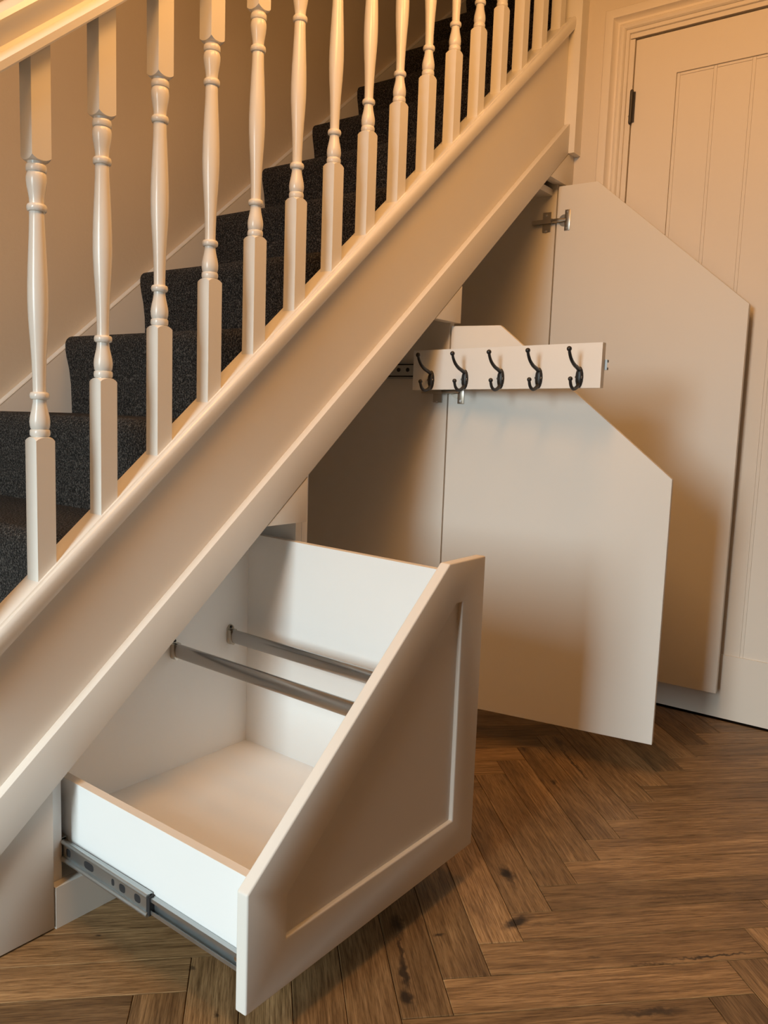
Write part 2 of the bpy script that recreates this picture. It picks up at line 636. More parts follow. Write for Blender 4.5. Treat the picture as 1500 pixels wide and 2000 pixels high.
n_single = 0
far_v, far_f, far_uv, far_t = [], [], [], []
cen_all = []
XMAX, YMAX = XW - 0.001, 0.022
for kind, o, ux, uy, k, band in planks:
    rect = [(GAP, GAP), (PL - GAP, GAP), (PL - GAP, PW - GAP), (GAP, PW - GAP)]
    g = lambda p: o + ux * p[0] + uy * p[1]
    c = g((PL / 2, PW / 2))
    if c.x < HX0 - 0.3 or c.x > XMAX + 0.3 or c.y < HY0 - 0.3 or c.y > YMAX + 0.3:
        continue
    poly = rect
    for f in (lambda p: XMAX - g(p).x, lambda p: g(p).x - HX0, lambda p: YMAX - g(p).y, lambda p: g(p).y - HY0):
        poly = clip(poly, f)
        if len(poly) < 3:
            break
    if len(poly) < 3:
        continue
    area = 0.5 * abs(sum(poly[i][0] * poly[(i + 1) % len(poly)][1] - poly[(i + 1) % len(poly)][0] * poly[i][1] for i in range(len(poly))))
    if area < 2e-4:
        continue
    tone = tone_rng.random()
    # planks whose tone stands out in the hall
    if kind == 0 and band == 0:
        tone = {1: 0.95, 0: 0.18, -1: 0.22, -2: 0.35, 2: 0.42, 3: 0.38, 4: 0.50, 5: 0.33, 6: 0.45, 7: 0.25, 8: 0.55}.get(k, tone)
    if kind == 1 and band == 0:
        tone = {-2: 0.5, -1: 0.88, 0: 0.66, 1: 0.55, 2: 0.28, 3: 0.76, 4: 0.72, 5: 0.62, 6: 0.58, 7: 0.33, 8: 0.4}.get(k, tone)
    verts, faces = plank_mesh_data(poly, 'plank')
    pts = [to_px((*g(p), 0.0)) for p in poly] + [to_px((*c, 0.0))]
    seen = any(-150 < u < 1650 and 1200 < v < 2150 for u, v in pts)
    if seen and n_single < 300:
        full = poly == rect
        key = kind if full else None
        if full and key in plank_cache:
            me = plank_cache[key]
        else:
            me = bpy.data.meshes.new('plank')
            me.from_pydata(verts, [], faces)
            uvl = me.uv_layers.new(name='plank')
            for lp in me.loops:
                co = me.vertices[lp.vertex_index].co
                uvl.data[lp.index].uv = (co.x, co.y)
            me.materials.append(M['oak'])
            if full:
                plank_cache[key] = me
        ob = bpy.data.objects.new('plank', me)
        COL.objects.link(ob)
        mw = Matrix(((ux.x, uy.x, 0, o.x), (ux.y, uy.y, 0, o.y), (0, 0, 1, 0), (0, 0, 0, 1)))
        ob.matrix_basis = mw
        ob['tone'] = tone
        attach(ob, floor)
        n_single += 1
    else:
        b0 = len(far_v)
        for x, y, z in verts:
            q = g((x, y))
            far_v.append((q.x, q.y, z))
            far_uv.append((x, y))
            far_t.append(tone)
        far_f += [tuple(b0 + i for i in f) for f in faces]
if far_v:
    me = bpy.data.meshes.new('distant_planks')
    me.from_pydata(far_v, [], far_f)
    uvl = me.uv_layers.new(name='plank')
    for lp in me.loops:
        uvl.data[lp.index].uv = far_uv[lp.vertex_index]
    a = me.attributes.new('tone', 'FLOAT', 'POINT')
    for i, t in enumerate(far_t):
        a.data[i].value = t
    me.materials.append(M['oak_far'])
    ob = bpy.data.objects.new('distant_planks', me)
    COL.objects.link(ob)
    attach(ob, floor)
    ob['kind'] = 'stuff'

# ------------------------------------------------------------------ house door
dr = thing('door_1', (XW, DY0, 0), 'cream boarded house door with a dark bronze hinge', 'door', None, 'structure')
SX = XW + 0.003                    # face of stiles and rails
BXF = SX + 0.005                   # face of boards
ZT, ZB2 = 1.8665, 0.196
YL, YR = -0.313, -0.8255


def dbox(name, y0, y1, z0, z1, x0, m='housedoor', bev=0.0012, th=0.03):
    return box(name, x0, x0 + th, min(y0, y1), max(y0, y1), z0, z1, m, dr, bev)


dbox('stile', DY0, YL, 0.006, DH - 0.003, SX)
dbox('stile', YR, DY1, 0.006, DH - 0.003, SX)
dbox('top_rail', YL, YR, ZT, DH - 0.003, SX)
dbox('bottom_rail', YL, YR, 0.006, ZB2, SX, bev=0.004)
pitch, bead = 0.1025, 0.010
dbox('backing', YL, YR, ZB2, ZT, BXF + 0.0022, bev=0, th=0.02)
y = YL
for i in range(5):
    g0 = 0.0009
    dbox('bead', y - g0, y - bead + g0, ZB2, ZT - g0, BXF, bev=0.002, th=0.006)
    dbox('board', y - bead, y - pitch, ZB2, ZT - 0.009, BXF, bev=0.0016, th=0.006)
    dbox('bead', y - bead, y - pitch, ZT - 0.0075, ZT - g0, BXF, bev=0.002, th=0.006)
    y -= pitch
bm = bmesh.new()
add_cyl(bm, (XW - 0.004, -0.1865, 1.793), (0, 0, 1), 0.0052, 0.088, 14)
add_box(bm, XW - 0.001, XW + 0.004, -0.196, -0.178, 1.750, 1.836)
for zz in (1.748, 1.838):
    add_sphere(bm, (XW - 0.004, -0.1865, zz), 0.0048)
h = from_bm('hinge', bm, 'bronze', dr, True)
h['label'] = 'dark bronze butt hinge'
bm = bmesh.new()
add_cyl(bm, (XW - 0.0015, -0.181, 1.768), (1, 0, 0), 0.003, 0.003, 12)
from_bm('screw', bm, 'screw', h, True)

# lining and architrave
lin = struct(box('trim_2', XW - 0.002, XW + 0.06, DY0 + 0.003, DY0 + 0.018, 0, DH, 'housedoor', None, 0.001), 'painted door lining strip beside the hinge', 'trim')
bm = bmesh.new()
add_box(bm, XW - 0.002, XW + 0.06, DY1 - 0.018, DY1 - 0.003, 0, DH)
add_box(bm, XW - 0.002, XW + 0.06, DY1 - 0.018, DY0 + 0.018, DH + 0.003, DH + 0.018)
from_bm('lining', bm, 'housedoor', lin)

prof = [(0.0, 0.0), (0.0, 0.008), (0.0015, 0.0095), (0.010, 0.0100), (0.0105, 0.0135), (0.014, 0.0180), (0.020, 0.0205), (0.026, 0.0185), (0.0295, 0.0125),
        (0.031, 0.0100), (0.037, 0.0105), (0.042, 0.0150), (0.0455, 0.0215), (0.047, 0.0255), (0.052, 0.0270), (0.066, 0.0270), (0.071, 0.0255), (0.074, 0.021), (0.074, 0.0)]
yi0, yi1, zi = DY0 + 0.018, DY1 - 0.018, DH + 0.016
bm = bmesh.new()
stations = []
for wv, pr in prof:
    stations.append([(XW - pr, yi0 + wv, 0.0), (XW - pr, yi0 + wv, zi + wv), (XW - pr, yi1 - wv, zi + wv), (XW - pr, yi1 - wv, 0.0)])
vv = [[bm.verts.new(p) for p in st] for st in stations]
for i in range(len(vv) - 1):
    for j in range(3):
        bm.faces.new((vv[i][j], vv[i][j + 1], vv[i + 1][j + 1], vv[i + 1][j]))
struct(from_bm('trim_1', bm, 'housedoor', None, True, 25), 'moulded architrave with mitred corner around the house door', 'trim')

# ------------------------------------------------------------------ staircase
st = thing('staircase', (-0.15, 0.0, 0.0), 'white painted staircase with turned balusters and charcoal carpeted steps', 'staircase')

# carpeted steps
RISE, GO = 0.2083, 0.2436
NX0, NZ0 = 0.5912, 1.0415


def step_profile():
    # local: nosing front at x=0, tread top at z=0, going to the right; waterfall carpet
    pts = [(0.285, 0.0)]
    pts += [(0.06, 0.0), (0.03, -0.0005)]
    for a in range(0, 8):
        t = math.radians(90 + a * 90 / 7)
        pts.append((0.024 + 0.024 * math.cos(t), -0.024 + 0.024 * math.sin(t)))
    pts += [(0.0005, -0.040), (0.004, -0.060), (0.011, -0.09), (0.016, -0.13), (0.0185, -RISE - 0.004), (0.040, -RISE - 0.004), (0.046, -0.034), (0.285, -0.034)]
    return pts


bm = bmesh.new()
prof = step_profile()
ys = [0.038, 0.2, 0.4, 0.6, 0.8, 0.899]
rows = [[bm.verts.new((x, yy, z)) for x, z in prof] for yy in ys]
for i in range(len(rows) - 1):
    for j in range(len(prof)):
        k = (j + 1) % len(prof)
        bm.faces.new((rows[i][j], rows[i][k], rows[i + 1][k], rows[i + 1][j]))
bm.faces.new(rows[0])
bm.faces.new(list(reversed(rows[-1])))
step0 = from_bm('carpeted_step', bm, 'carpet', None, True, 50)
step_me = step0.data
first = True
for n in range(-4, 10):
    o = step0 if first else bpy.data.objects.new('carpeted_step', step_me)
    if not first:
        COL.objects.link(o)
    first = False
    o.matrix_basis = Matrix.Translation((NX0 + n * GO, 0, NZ0 + n * RISE))
    attach(o, st)

# wall string with a bead along its top
def wall_top(x):
    return base_z(x) - 0.088


prism('wall_string', [(-0.9, wall_top(-0.9) - 0.30), (3.0, wall_top(3.0) - 0.30), (3.0, wall_top(3.0) - 0.010), (-0.9, wall_top(-0.9) - 0.010)],
      lambda x, z: (x, 0.899, z), lambda x, z: (x, YWALL, z), 'string', st)
prism('string_bead', [(0.8982, -0.0085), (YWALL, -0.0085), (YWALL, -0.0035), (0.9015, -0.0035), (0.8990, -0.0050)],
      lambda yy, zz: (-0.9, yy, wall_top(-0.9) + zz), lambda yy, zz: (3.0, yy, wall_top(3.0) + zz), 'string', st, smooth=True)

# outer string
XS0, XS1 = -0.17, 1.727
prism('outer_string', [(XS0, max(0, low_z(XS0)) + 0.02), (XS1, low_z(XS1) + 0.02), (XS1, base_z(XS1) - 0.03), (XS0, base_z(XS0) - 0.03)],
      lambda x, z: (x, 0.005, z), lambda x, z: (x, 0.038, z), 'string', st)
# lower fascia strip
prism('fascia', [(XS0, low_z(XS0)), (XS1, low_z(XS1)), (XS1, low_z(XS1) + 0.0905), (XS0, low_z(XS0) + 0.0905)],
      lambda x, z: (x, TY, z), lambda x, z: (x, 0.0052, z), 'front', st, 0.0016, 2)
# base rail
pr = [(0.048, -0.012), (0.046, 0.0), (0.0005, 0.0), (-0.0008, -0.0034), (-0.0030, -0.0038), (-0.0046, -0.0006), (-0.0095, -0.0010), (-0.0130, -0.0050),
      (-0.0150, -0.0110), (-0.0152, -0.0220), (-0.0140, -0.0320), (-0.0125, -0.0370), (-0.0100, -0.0390), (0.006, -0.0400), (0.048, -0.035)]
prism('base_rail', pr, lambda yy, zz: (XS0, yy, base_z(XS0) + zz), lambda yy, zz: (XS1, yy, base_z(XS1) + zz), 'gloss', st, smooth=True, ang=28)
# handrail
hp = [(-0.0135, 0.770), (-0.0150, 0.773), (-0.0155, 0.785), (-0.0120, 0.7885), (-0.0060, 0.7915), (-0.0015, 0.796), (0.0000, 0.803), (-0.0015, 0.811), (-0.0065, 0.820),
      (-0.0115, 0.829), (-0.0135, 0.838), (-0.0115, 0.847), (-0.0050, 0.854), (0.0060, 0.859), (0.0205, 0.861)]
hp = hp + [(0.041 - a, b) for a, b in reversed(hp[:-1])]
prism('handrail', hp, lambda yy, zz: (XS0, yy, base_z(XS0) + zz), lambda yy, zz: (XS1, yy, base_z(XS1) + zz), 'gloss', st, smooth=True, ang=28)


# turned baluster
def add_block(bm, z0, z1, dome_top):
    h2 = 0.0155
    n = 10
    zc = z1 if dome_top else z0
    sg = -1 if dome_top else 1
    grid = []
    for i in range(n + 1):
        row = []
        for j in range(n + 1):
            x = -h2 + 2 * h2 * i / n
            yv = -h2 + 2 * h2 * j / n
            r = math.hypot(x, yv)
            d = max(0.0, r - 0.0128)
            row.append(bm.verts.new((x, yv, zc + sg * (60.0 * d * d + 0.15 * d))))
        grid.append(row)
    for i in range(n):
        for j in range(n):
            bm.faces.new((grid[i][j], grid[i + 1][j], grid[i + 1][j + 1], grid[i][j + 1]))
    loop = [grid[i][0] for i in range(n + 1)] + [grid[n][j] for j in range(1, n + 1)] + [grid[i][n] for i in range(n - 1, -1, -1)] + [grid[0][j] for j in range(n - 1, 0, -1)]
    ze = z0 if dome_top else z1
    low = [bm.verts.new((v.co.x, v.co.y, ze)) for v in loop]
    m_ = len(loop)
    for i in range(m_):
        bm.faces.new((loop[i], loop[(i + 1) % m_], low[(i + 1) % m_], low[i]))
    bm.faces.new(low)


def bead_pts(zc, hh, rin, rout, n=7):
    return [(zc - hh * math.cos(math.pi * i / n), rin + (rout - rin) * math.sin(math.pi * i / n) ** 0.6) for i in range(n + 1)]


bm = bmesh.new()
add_block(bm, -0.004, 0.2234, True)
add_block(bm, 0.6283, 0.80, False)
pf = [(0.2190, 0.0130)]
pf += bead_pts(0.2292, 0.0054, 0.0125, 0.0150)
pf += [(0.2365, 0.0138), (0.2415, 0.0147), (0.2469, 0.0150), (0.2530, 0.0144), (0.2600, 0.0130), (0.2680, 0.0112), (0.2750, 0.0101), (0.2795, 0.0098)]
pf += bead_pts(0.2858, 0.0056, 0.0098, 0.0143)
pf += [(0.2960, 0.0096), (0.315, 0.0099), (0.340, 0.0108), (0.365, 0.0122), (0.390, 0.0139), (0.412, 0.0150), (0.4297, 0.0153), (0.450, 0.0151), (0.475, 0.0143),
       (0.500, 0.0131), (0.525, 0.0119), (0.545, 0.0111), (0.5565, 0.0109)]
pf += bead_pts(0.5627, 0.0056, 0.0107, 0.0146)
pf += [(0.5705, 0.0106), (0.576, 0.0109), (0.584, 0.0122), (0.593, 0.0139), (0.601, 0.0149), (0.6065, 0.0148), (0.6110, 0.0138), (0.6136, 0.0126)]
pf += bead_pts(0.6192, 0.0055, 0.0125, 0.0150)
pf += [(0.634, 0.0130)]
add_lathe(bm, pf, 28)
bal0 = from_bm('baluster', bm, 'gloss', None, True, 40)
bal_me = bal0.data
for i in range(0, 16):
    o = bal0 if i == 0 else bpy.data.objects.new('baluster', bal_me)
    if i:
        COL.objects.link(o)
    x = BX + i * BS
    o.matrix_basis = Matrix.Translation((x + 0.0155, YB + 0.0155, base_z(x)))
    attach(o, st)

# posts
box('end_post', 1.727, XW, -0.033, 0.045, 1.676, 2.6, 'gloss', st, 0.003)
box('newel_post', -0.262, -0.170, 0.002, 0.094, 0.0, 1.55, 'gloss', st, 0.004)

# ------------------------------------------------------------------ cupboard fronts: helpers
def carcass_side(name, x0, x1, parent, zb=0.0, yb=0.70, m='melamine', yf=0.020):
    z1a, z1b = low_z(x0) + 0.01, low_z(x1) + 0.01
    return prism(name, [(x0, zb), (x1, zb), (x1, z1b), (x0, z1a)], lambda x, z: (x, yf, z), lambda x, z: (x, yb, z), m, parent)


def filler(xr, t, parent):
    zb = low_z(xr) - t
    xl = xr - t / TT
    return prism('filler_panel', [(xl + 0.004, zb), (xr, zb), (xr, low_z(xr) - 0.0025), (xl + 0.001, zb + 0.001)][:3] if False else
                 [(xl + 0.002, zb), (xr, zb), (xr, low_z(xr) - 0.003)],
                 lambda x, z: (x, TY + 0.001, z), lambda x, z: (x, 0.018, z), 'front', parent, 0.0014, 2)


# ------------------------------------------------------------------ drawer cabinet
dc = thing('drawer_cabinet', (0.0, 0.02, 0.0), 'low white cupboard under the stairs with its deep sloping drawer pulled out', 'cabinet', 'fitted under-stair cupboards')
prism('fixed_panel', [(-0.168, 0.003), (-0.001, 0.003), (-0.001, low_z(0) - 0.004), (-0.168, low_z(-0.168) - 0.003)],
      lambda x, z: (x, 0.0, z), lambda x, z: (x, 0.018, z), 'front', dc, 0.0012, 2)
carcass_side('side_panel', 0.0075, 0.0253, dc)
carcass_side('side_panel', 0.5775, 0.5955, dc)
box('plinth', 0.002, 0.596, 0.0, 0.018, 0.0, 0.0715, 'front', dc, 0.0012)
box('base_panel', 0.0253, 0.5775, 0.02, 0.70, 0.055, 0.0715, 'melamine', dc)
prism('back_panel', [(0.0075, 0.0), (0.5955, 0.0), (0.5955, low_z(0.5955)), (0.0075, low_z(0.0075))], lambda x, z: (x, 0.70, z), lambda x, z: (x, 0.712, z), 'melamine', dc)  # unseen back added to keep the cupboard interior dark
prism('unseen_soffit', [(0.0253, low_z(0.0253) + 0.012), (0.5775, low_z(0.5775) + 0.012), (0.5775, low_z(0.5775) + 0.024), (0.0253, low_z(0.0253) + 0.024)],
      lambda x, z: (x, 0.038, z), lambda x, z: (x, 0.70, z), 'melamine', dc)  # unseen soffit added to shut light out of the drawer cabinet
filler(0.5755, 0.0975, dc)

# drawer
def sag(v):
    return Vector((v.x, v.y, v.z + (v.y - 0.02) * 0.020))


TD = math.tan(0.6908)
outer = [(0.0, 0.0689), (0.5747, 0.0689), (0.5747, 0.2383 + 0.4556 * TD), (0.4556, 0.2383 + 0.4556 * TD), (0.0, 0.2383)]
inner = [(0.0755, 0.1418), (0.5025, 0.1418), (0.5025, 0.5421), (0.4828, 0.5421), (0.0755, 0.2042)]
dw = ring_prism('drawer', outer, inner, lambda x, z: (x, DY, z), lambda x, z: (x, DY + 0.0205, z), 'front', dc, 0.0028, 3)
dw['label'] = 'pulled-out drawer with a sloping shaker front'
prism('front_panel', [(a + (0.01 if a > 0.3 else -0.01), b + (0.01 if b > 0.3 else -0.01)) for a, b in inner], lambda x, z: (x, DY + 0.008, z), lambda x, z: (x, DY + 0.018, z), 'front', dw)
ZFL = 0.118
YBK = 0.1325
box('side_panel', 0.0375, 0.0525, DY + 0.0206, YBK + 0.015, 0.100, 0.2395, 'melamine', dw, 0.0006, sag)
box('edging', 0.0376, 0.0524, DY + 0.0207, YBK + 0.015, 0.2394, 0.2402, 'edge', dw, 0, sag)
box('side_panel', 0.5495, 0.5645, DY + 0.0206, YBK + 0.015, 0.100, 0.5880, 'melamine', dw, 0.0006, sag)
box('edging', 0.5496, 0.5644, DY + 0.0207, YBK + 0.015, 0.5879, 0.5888, 'edge', dw, 0, sag)
prism('back_panel', [(0.0525, 0.100), (0.5495, 0.100), (0.5495, 0.575), (0.48, 0.575), (0.0525, 0.2395)], lambda x, z: (x, YBK, z), lambda x, z: (x, YBK + 0.015, z), 'melamine', dw, 0, fn=sag)
box('base_panel', 0.0525, 0.5495, DY + 0.0206, YBK, ZFL - 0.012, ZFL, 'melamine', dw, 0, sag)

# hanging rails of oval tube with end brackets
for xr in (0.4977, 0.346):
    bm = bmesh.new()
    n = 20
    rows = []
    for yy in (YBK - 0.004, DY + 0.0215):
        row = []
        for k in range(n):
            a = 2 * math.pi * k / n
            ca, sa = math.cos(a), math.sin(a)
            row.append(bm.verts.new(sag(Vector((xr + 0.0072 * abs(ca) ** 0.75 * (1 if ca >= 0 else -1), yy, 0.3705 + 0.0145 * abs(sa) ** 0.85 * (1 if sa >= 0 else -1))))))
        rows.append(row)
    for k in range(n):
        bm.faces.new((rows[0][k], rows[0][(k + 1) % n], rows[1][(k + 1) % n], rows[1][k]))
    bm.faces.new(rows[0])
    bm.faces.new(list(reversed(rows[1])))
    r = from_bm('hanging_rail', bm, 'chrome', dw, True, 60)
    r['label'] = 'brushed metal hanging rail'
    # bracket plate: rounded, taller than the tube, with a screw on top
    bm = bmesh.new()
    pl = []
    for k in range(24):
        a = 2 * math.pi * k / 24
        pl.append((xr + 0.0095 * math.cos(a), 0.3725 + 0.012 * math.sin(a) + (0.010 if math.sin(a) > 0 else -0.010)))
    add_prism(bm, pl, lambda x, z: tuple(sag(Vector((x, YBK - 0.003, z)))), lambda x, z: tuple(sag(Vector((x, YBK + 0.001, z)))))
    bmesh.ops.recalc_face_normals(bm, faces=bm.faces)
    # u-shaped cup under the tube
    pl2 = []
    for k in range(13):
        a = math.pi + math.pi * k / 12
        pl2.append((xr + 0.0092 * math.cos(a), 0.369 + 0.018 * math.sin(a)))
    pl2 = pl2 + [(xr + 0.0092, 0.384), (xr - 0.0092, 0.384)]
    add_prism(bm, pl2, lambda x, z: tuple(sag(Vector((x, YBK - 0.012, z)))), lambda x, z: tuple(sag(Vector((x, YBK - 0.001, z)))))
    from_bm('rail_bracket', bm, 'nickel', dw, True, 40)
    bm = bmesh.new()
    add_cyl(bm, sag(Vector((xr, YBK - 0.0035, 0.3895))), (0, 1, 0), 0.0032, 0.002, 12)
    from_bm('screw', bm, 'slot_black', dw, True)


# ball-bearing runner: c-profile extruded along y
def add_channel(bm, x_web, x_lip, z0, z1, lip, th, y0, y1, fn=lambda v: v):
    """web on x_web, flanges running to x_lip, lips turned in"""
    s = 1 if x_lip > x_web else -1
    P = [(x_web, z0), (x_lip, z0), (x_lip, z0 + lip), (x_lip - s * th, z0 + lip), (x_lip - s * th, z0 + th), (x_web + s * th, z0 + th),
         (x_web + s * th, z1 - th), (x_lip - s * th, z1 - th), (x_lip - s * th, z1 - lip), (x_lip, z1 - lip), (x_lip, z1), (x_web, z1)]
    add_prism(bm, P, lambda x, z: tuple(fn(Vector((x, y0, z)))), lambda x, z: tuple(fn(Vector((x, y1, z)))))


def sag2(v):
    return Vector((v.x, v.y, v.z + (min(v.y, 0.02) - 0.02) * 0.030))


for side in (0, 1):
    if side == 0:
        xw_, xd = 0.0256, 0.0372      # cabinet side, drawer side
    else:
        xw_, xd = 0.5772, 0.5648
    s = 1 if xd > xw_ else -1
    bm = bmesh.new()
    add_channel(bm, xw_, xw_ + s * 0.010, 0.099, 0.1415, 0.006, 0.0012, 0.021, 0.45, sag2)
    rn = from_bm('drawer_runner', bm, 'zinc', dc, False)
    rn['label'] = 'zinc ball-bearing drawer runner'
    bm = bmesh.new()
    # middle member: its web faces the hall, rolled flanges at top and bottom
    add_channel(bm, xw_ + s * 0.0022, xw_ + s * 0.0098, 0.1025, 0.1385, 0.007, 0.0012, -0.207, 0.24, sag2)
    for zc, rr in ((0.1058, 0.0042), (0.1356, 0.0038)):
        add_tube(bm, [sag2(Vector((xw_ + s * 0.0010, 0.0185, zc))), sag2(Vector((xw_ + s * 0.0010, -0.207, zc)))], rr, 12)
    mid = from_bm('sliding_member', bm, 'zinc', rn, True, 40)
    bm = bmesh.new()
    add_channel(bm, xd - s * 0.0005, xd - s * 0.0085, 0.1075, 0.1335, 0.006, 0.0011, DY + 0.0206, 0.02, sag2)
    from_bm('sliding_member', bm, 'zinc', rn, False)
    if side == 0:
        fx = xw_ + 0.0019
        for yy, a, bz in ((0.004, 0.006, 0.007), (-0.0535, 0.013, 0.0065), (-0.118, 0.0035, 0.0055), (-0.142, 0.0075, 0.0065), (-0.180, 0.0075, 0.0065)):
            bm = bmesh.new()
            P = [(yy + a * math.copysign(abs(math.cos(2 * math.pi * k / 16)) ** 0.6, math.cos(2 * math.pi * k / 16)),
                  0.1205 + bz * math.copysign(abs(math.sin(2 * math.pi * k / 16)) ** 0.7, math.sin(2 * math.pi * k / 16))) for k in range(16)]
            add_prism(bm, P, lambda yv, z: tuple(sag2(Vector((fx, yv, z)))), lambda yv, z: tuple(sag2(Vector((fx + 0.0012, yv, z)))))
            from_bm('slot_black', bm, 'slot_black', rn)  # dark plate laid on the web for the shade inside a hole
        box('end_stop', xw_ + 0.001, xw_ + 0.010, -0.211, -0.203, 0.1055, 0.1355, 'slot_black', rn, 0.001, sag2)
        for yy in (-0.392, -0.408):
            bm = bmesh.new()
            add_cyl(bm, sag2(Vector((xd - 0.003, yy, 0.1205))), (1, 0, 0), 0.0042, 0.003, 14)
            from_bm('screw', bm, 'screw', rn, True)

# ------------------------------------------------------------------ tall cupboards with open doors
def hinge(parent, xs, zc, ph, u0, label):
    """concealed hinge: winged plate and arm on the side panel at x = xs, cup plate on the open door"""
    bm = bmesh.new()
    add_box(bm, xs - 0.004, xs - 0.0005, 0.020, 0.047, zc - 0.029, zc + 0.029)
    do_bevel(bm, 0.0015, 2)
    bm2 = bmesh.new()
    h_ = from_bm('hinge', bm, 'nickel', parent, True)
    h_['label'] = label
    bm = bmesh.new()
    add_box(bm, xs - 0.0135, xs - 0.003, 0.010, 0.078, zc - 0.0065, zc + 0.0065)
    do_bevel(bm, 0.002, 2)
    bm2.free()
    from_bm('hinge_arm', bm, 'nickel', h_, True)

    def dp(u, off, z):
        return Vector((xs0 - u * math.sin(ph) - off * math.cos(ph), -u * math.cos(ph) + off * math.sin(ph), z))
    xs0 = u0
    bm = bmesh.new()
    P = [(0.026, zc - 0.031), (0.044, zc - 0.031), (0.044, zc + 0.031), (0.026, zc + 0.031)]
    add_prism(bm, P, lambda u, z: tuple(dp(u, 0.0002, z)), lambda u, z: tuple(dp(u, 0.0022, z)))
    bmesh.ops.recalc_face_normals(bm, faces=bm.faces)
    do_bevel(bm, 0.0012, 2)
    c = dp(0.024, 0.001, zc)
    ax = dp(0, 1, 0) - dp(0, 0, 0)
    add_cyl(bm, c, ax, 0.0175, 0.0018, 28)
    from_bm('hinge_cup', bm, 'nickel', h_, True)
    bm = bmesh.new()
    add_tube(bm, [Vector((xs - 0.009, 0.014, zc)), Vector((xs - 0.012, 0.0, zc)), dp(0.012, 0.009, zc), dp(0.030, 0.004, zc)], [0.006, 0.006, 0.006, 0.005], 8)
    from_bm('hinge_link', bm, 'nickel', h_, True)
    for z in (zc - 0.024, zc + 0.024):
        bm = bmesh.new()
        add_cyl(bm, dp(0.035, 0.0026, z), ax, 0.0032, 0.0014, 12)
        from_bm('screw', bm, 'screw', h_, True)
        bm = bmesh.new()
        add_cyl(bm, (xs - 0.0045, 0.034, z - 0.004), (1, 0, 0), 0.0032, 0.0014, 12)
        from_bm('screw', bm, 'screw', h_, True)


def open_door(parent, xh, ph, w_, a_, zt, zb_, tan_):
    def dp(u, off, z):     # off > 0 towards the hall side of the visible inner face
        return (xh - u * math.sin(ph) - off * math.cos(ph), -u * math.cos(ph) + off * math.sin(ph), z)
    zf = zt - (w_ - a_) * tan_
    poly = [(0.0, zb_), (w_, zb_), (w_, zf), (a_, zt), (0.0, zt)]
    d = prism('door', poly, lambda u, z: dp(u, 0.0, z), lambda u, z: dp(u, -0.011, z), 'front', parent, 0.0006, 1)
    d['label'] = 'plain inside of the open sloping door'
    inn = inset_poly(poly, 0.072)
    ring_prism('door_frame', poly, inn, lambda u, z: dp(u, -0.0108, z), lambda u, z: dp(u, -0.019, z), 'front', d, 0.002, 2)
    return d


tc2 = thing('tall_cupboard', (X1, 0.02, 0.0), 'middle cupboard under the stairs, its sloping door open behind the coat hooks', 'cabinet', 'fitted under-stair cupboards')
carcass_side('side_panel', 0.5965, 0.6142, tc2)
carcass_side('side_panel', 1.1300, 1.1480, tc2, zb=0.0885, m='front', yf=0.0055)
box('plinth', 0.5965, 1.148, 0.0, 0.018, 0.0, 0.0715, 'front', tc2, 0.0012)
box('base_panel', 0.6142, 1.130, 0.02, 0.70, 0.0715, 0.0885, 'melamine', tc2)
prism('back_panel', [(0.5965, 0.0), (1.148, 0.0), (1.148, low_z(1.148)), (0.5965, low_z(0.5965))], lambda x, z: (x, 0.70, z), lambda x, z: (x, 0.712, z), 'front', tc2)  # unseen back added so the middle cupboard stays dark inside
prism('unseen_soffit', [(0.6142, low_z(0.6142) + 0.012), (1.130, low_z(1.130) + 0.012), (1.130, low_z(1.130) + 0.024), (0.6142, low_z(0.6142) + 0.024)],
      lambda x, z: (x, 0.038, z), lambda x, z: (x, 0.70, z), 'front', tc2)  # unseen soffit added to close the middle cupboard against light
filler(1.1505, 0.0990, tc2)
open_door(tc2, X2, -0.1633, 0.5712, 0.1325, 1.0922, 0.0912, math.tan(0.6852))
hinge(tc2, 1.1300, 0.925, -0.1633, X2, 'nickel concealed hinge under the hook board')

tc3 = thing('tall_cupboard', (1.149, 0.02, 0.0), 'tallest cupboard under the stairs, its door swung back over the house door', 'cabinet', 'fitted under-stair cupboards')
carcass_side('side_panel', 1.149, 1.1668, tc3, m='front')
carcass_side('side_panel', 1.7066, 1.7250, tc3, zb=0.0885, m='front', yf=0.0055)
box('plinth', 1.149, 1.770, 0.0, 0.018, 0.0, 0.0715, 'front', tc3, 0.0012)
box('base_panel', 1.1668, 1.7066, 0.02, 0.70, 0.0715, 0.0885, 'melamine', tc3)
prism('back_panel', [(1.149, 0.0), (1.725, 0.0), (1.725, low_z(1.725)), (1.149, low_z(1.149))], lambda x, z: (x, 0.70, z), lambda x, z: (x, 0.712, z), 'front', tc3)  # unseen back added so the tallest cupboard stays dark inside
prism('unseen_soffit', [(1.1668, low_z(1.1668) + 0.012), (1.7066, low_z(1.7066) + 0.012), (1.7066, low_z(1.7066) + 0.024), (1.1668, low_z(1.1668) + 0.024)],
      lambda x, z: (x, 0.038, z), lambda x, z: (x, 0.70, z), 'front', tc3)  # unseen soffit added to close the tallest cupboard against light
box('top_panel', 1.60, 1.7066, 0.020, 0.69, 1.5500, 1.5690, 'front', tc3)
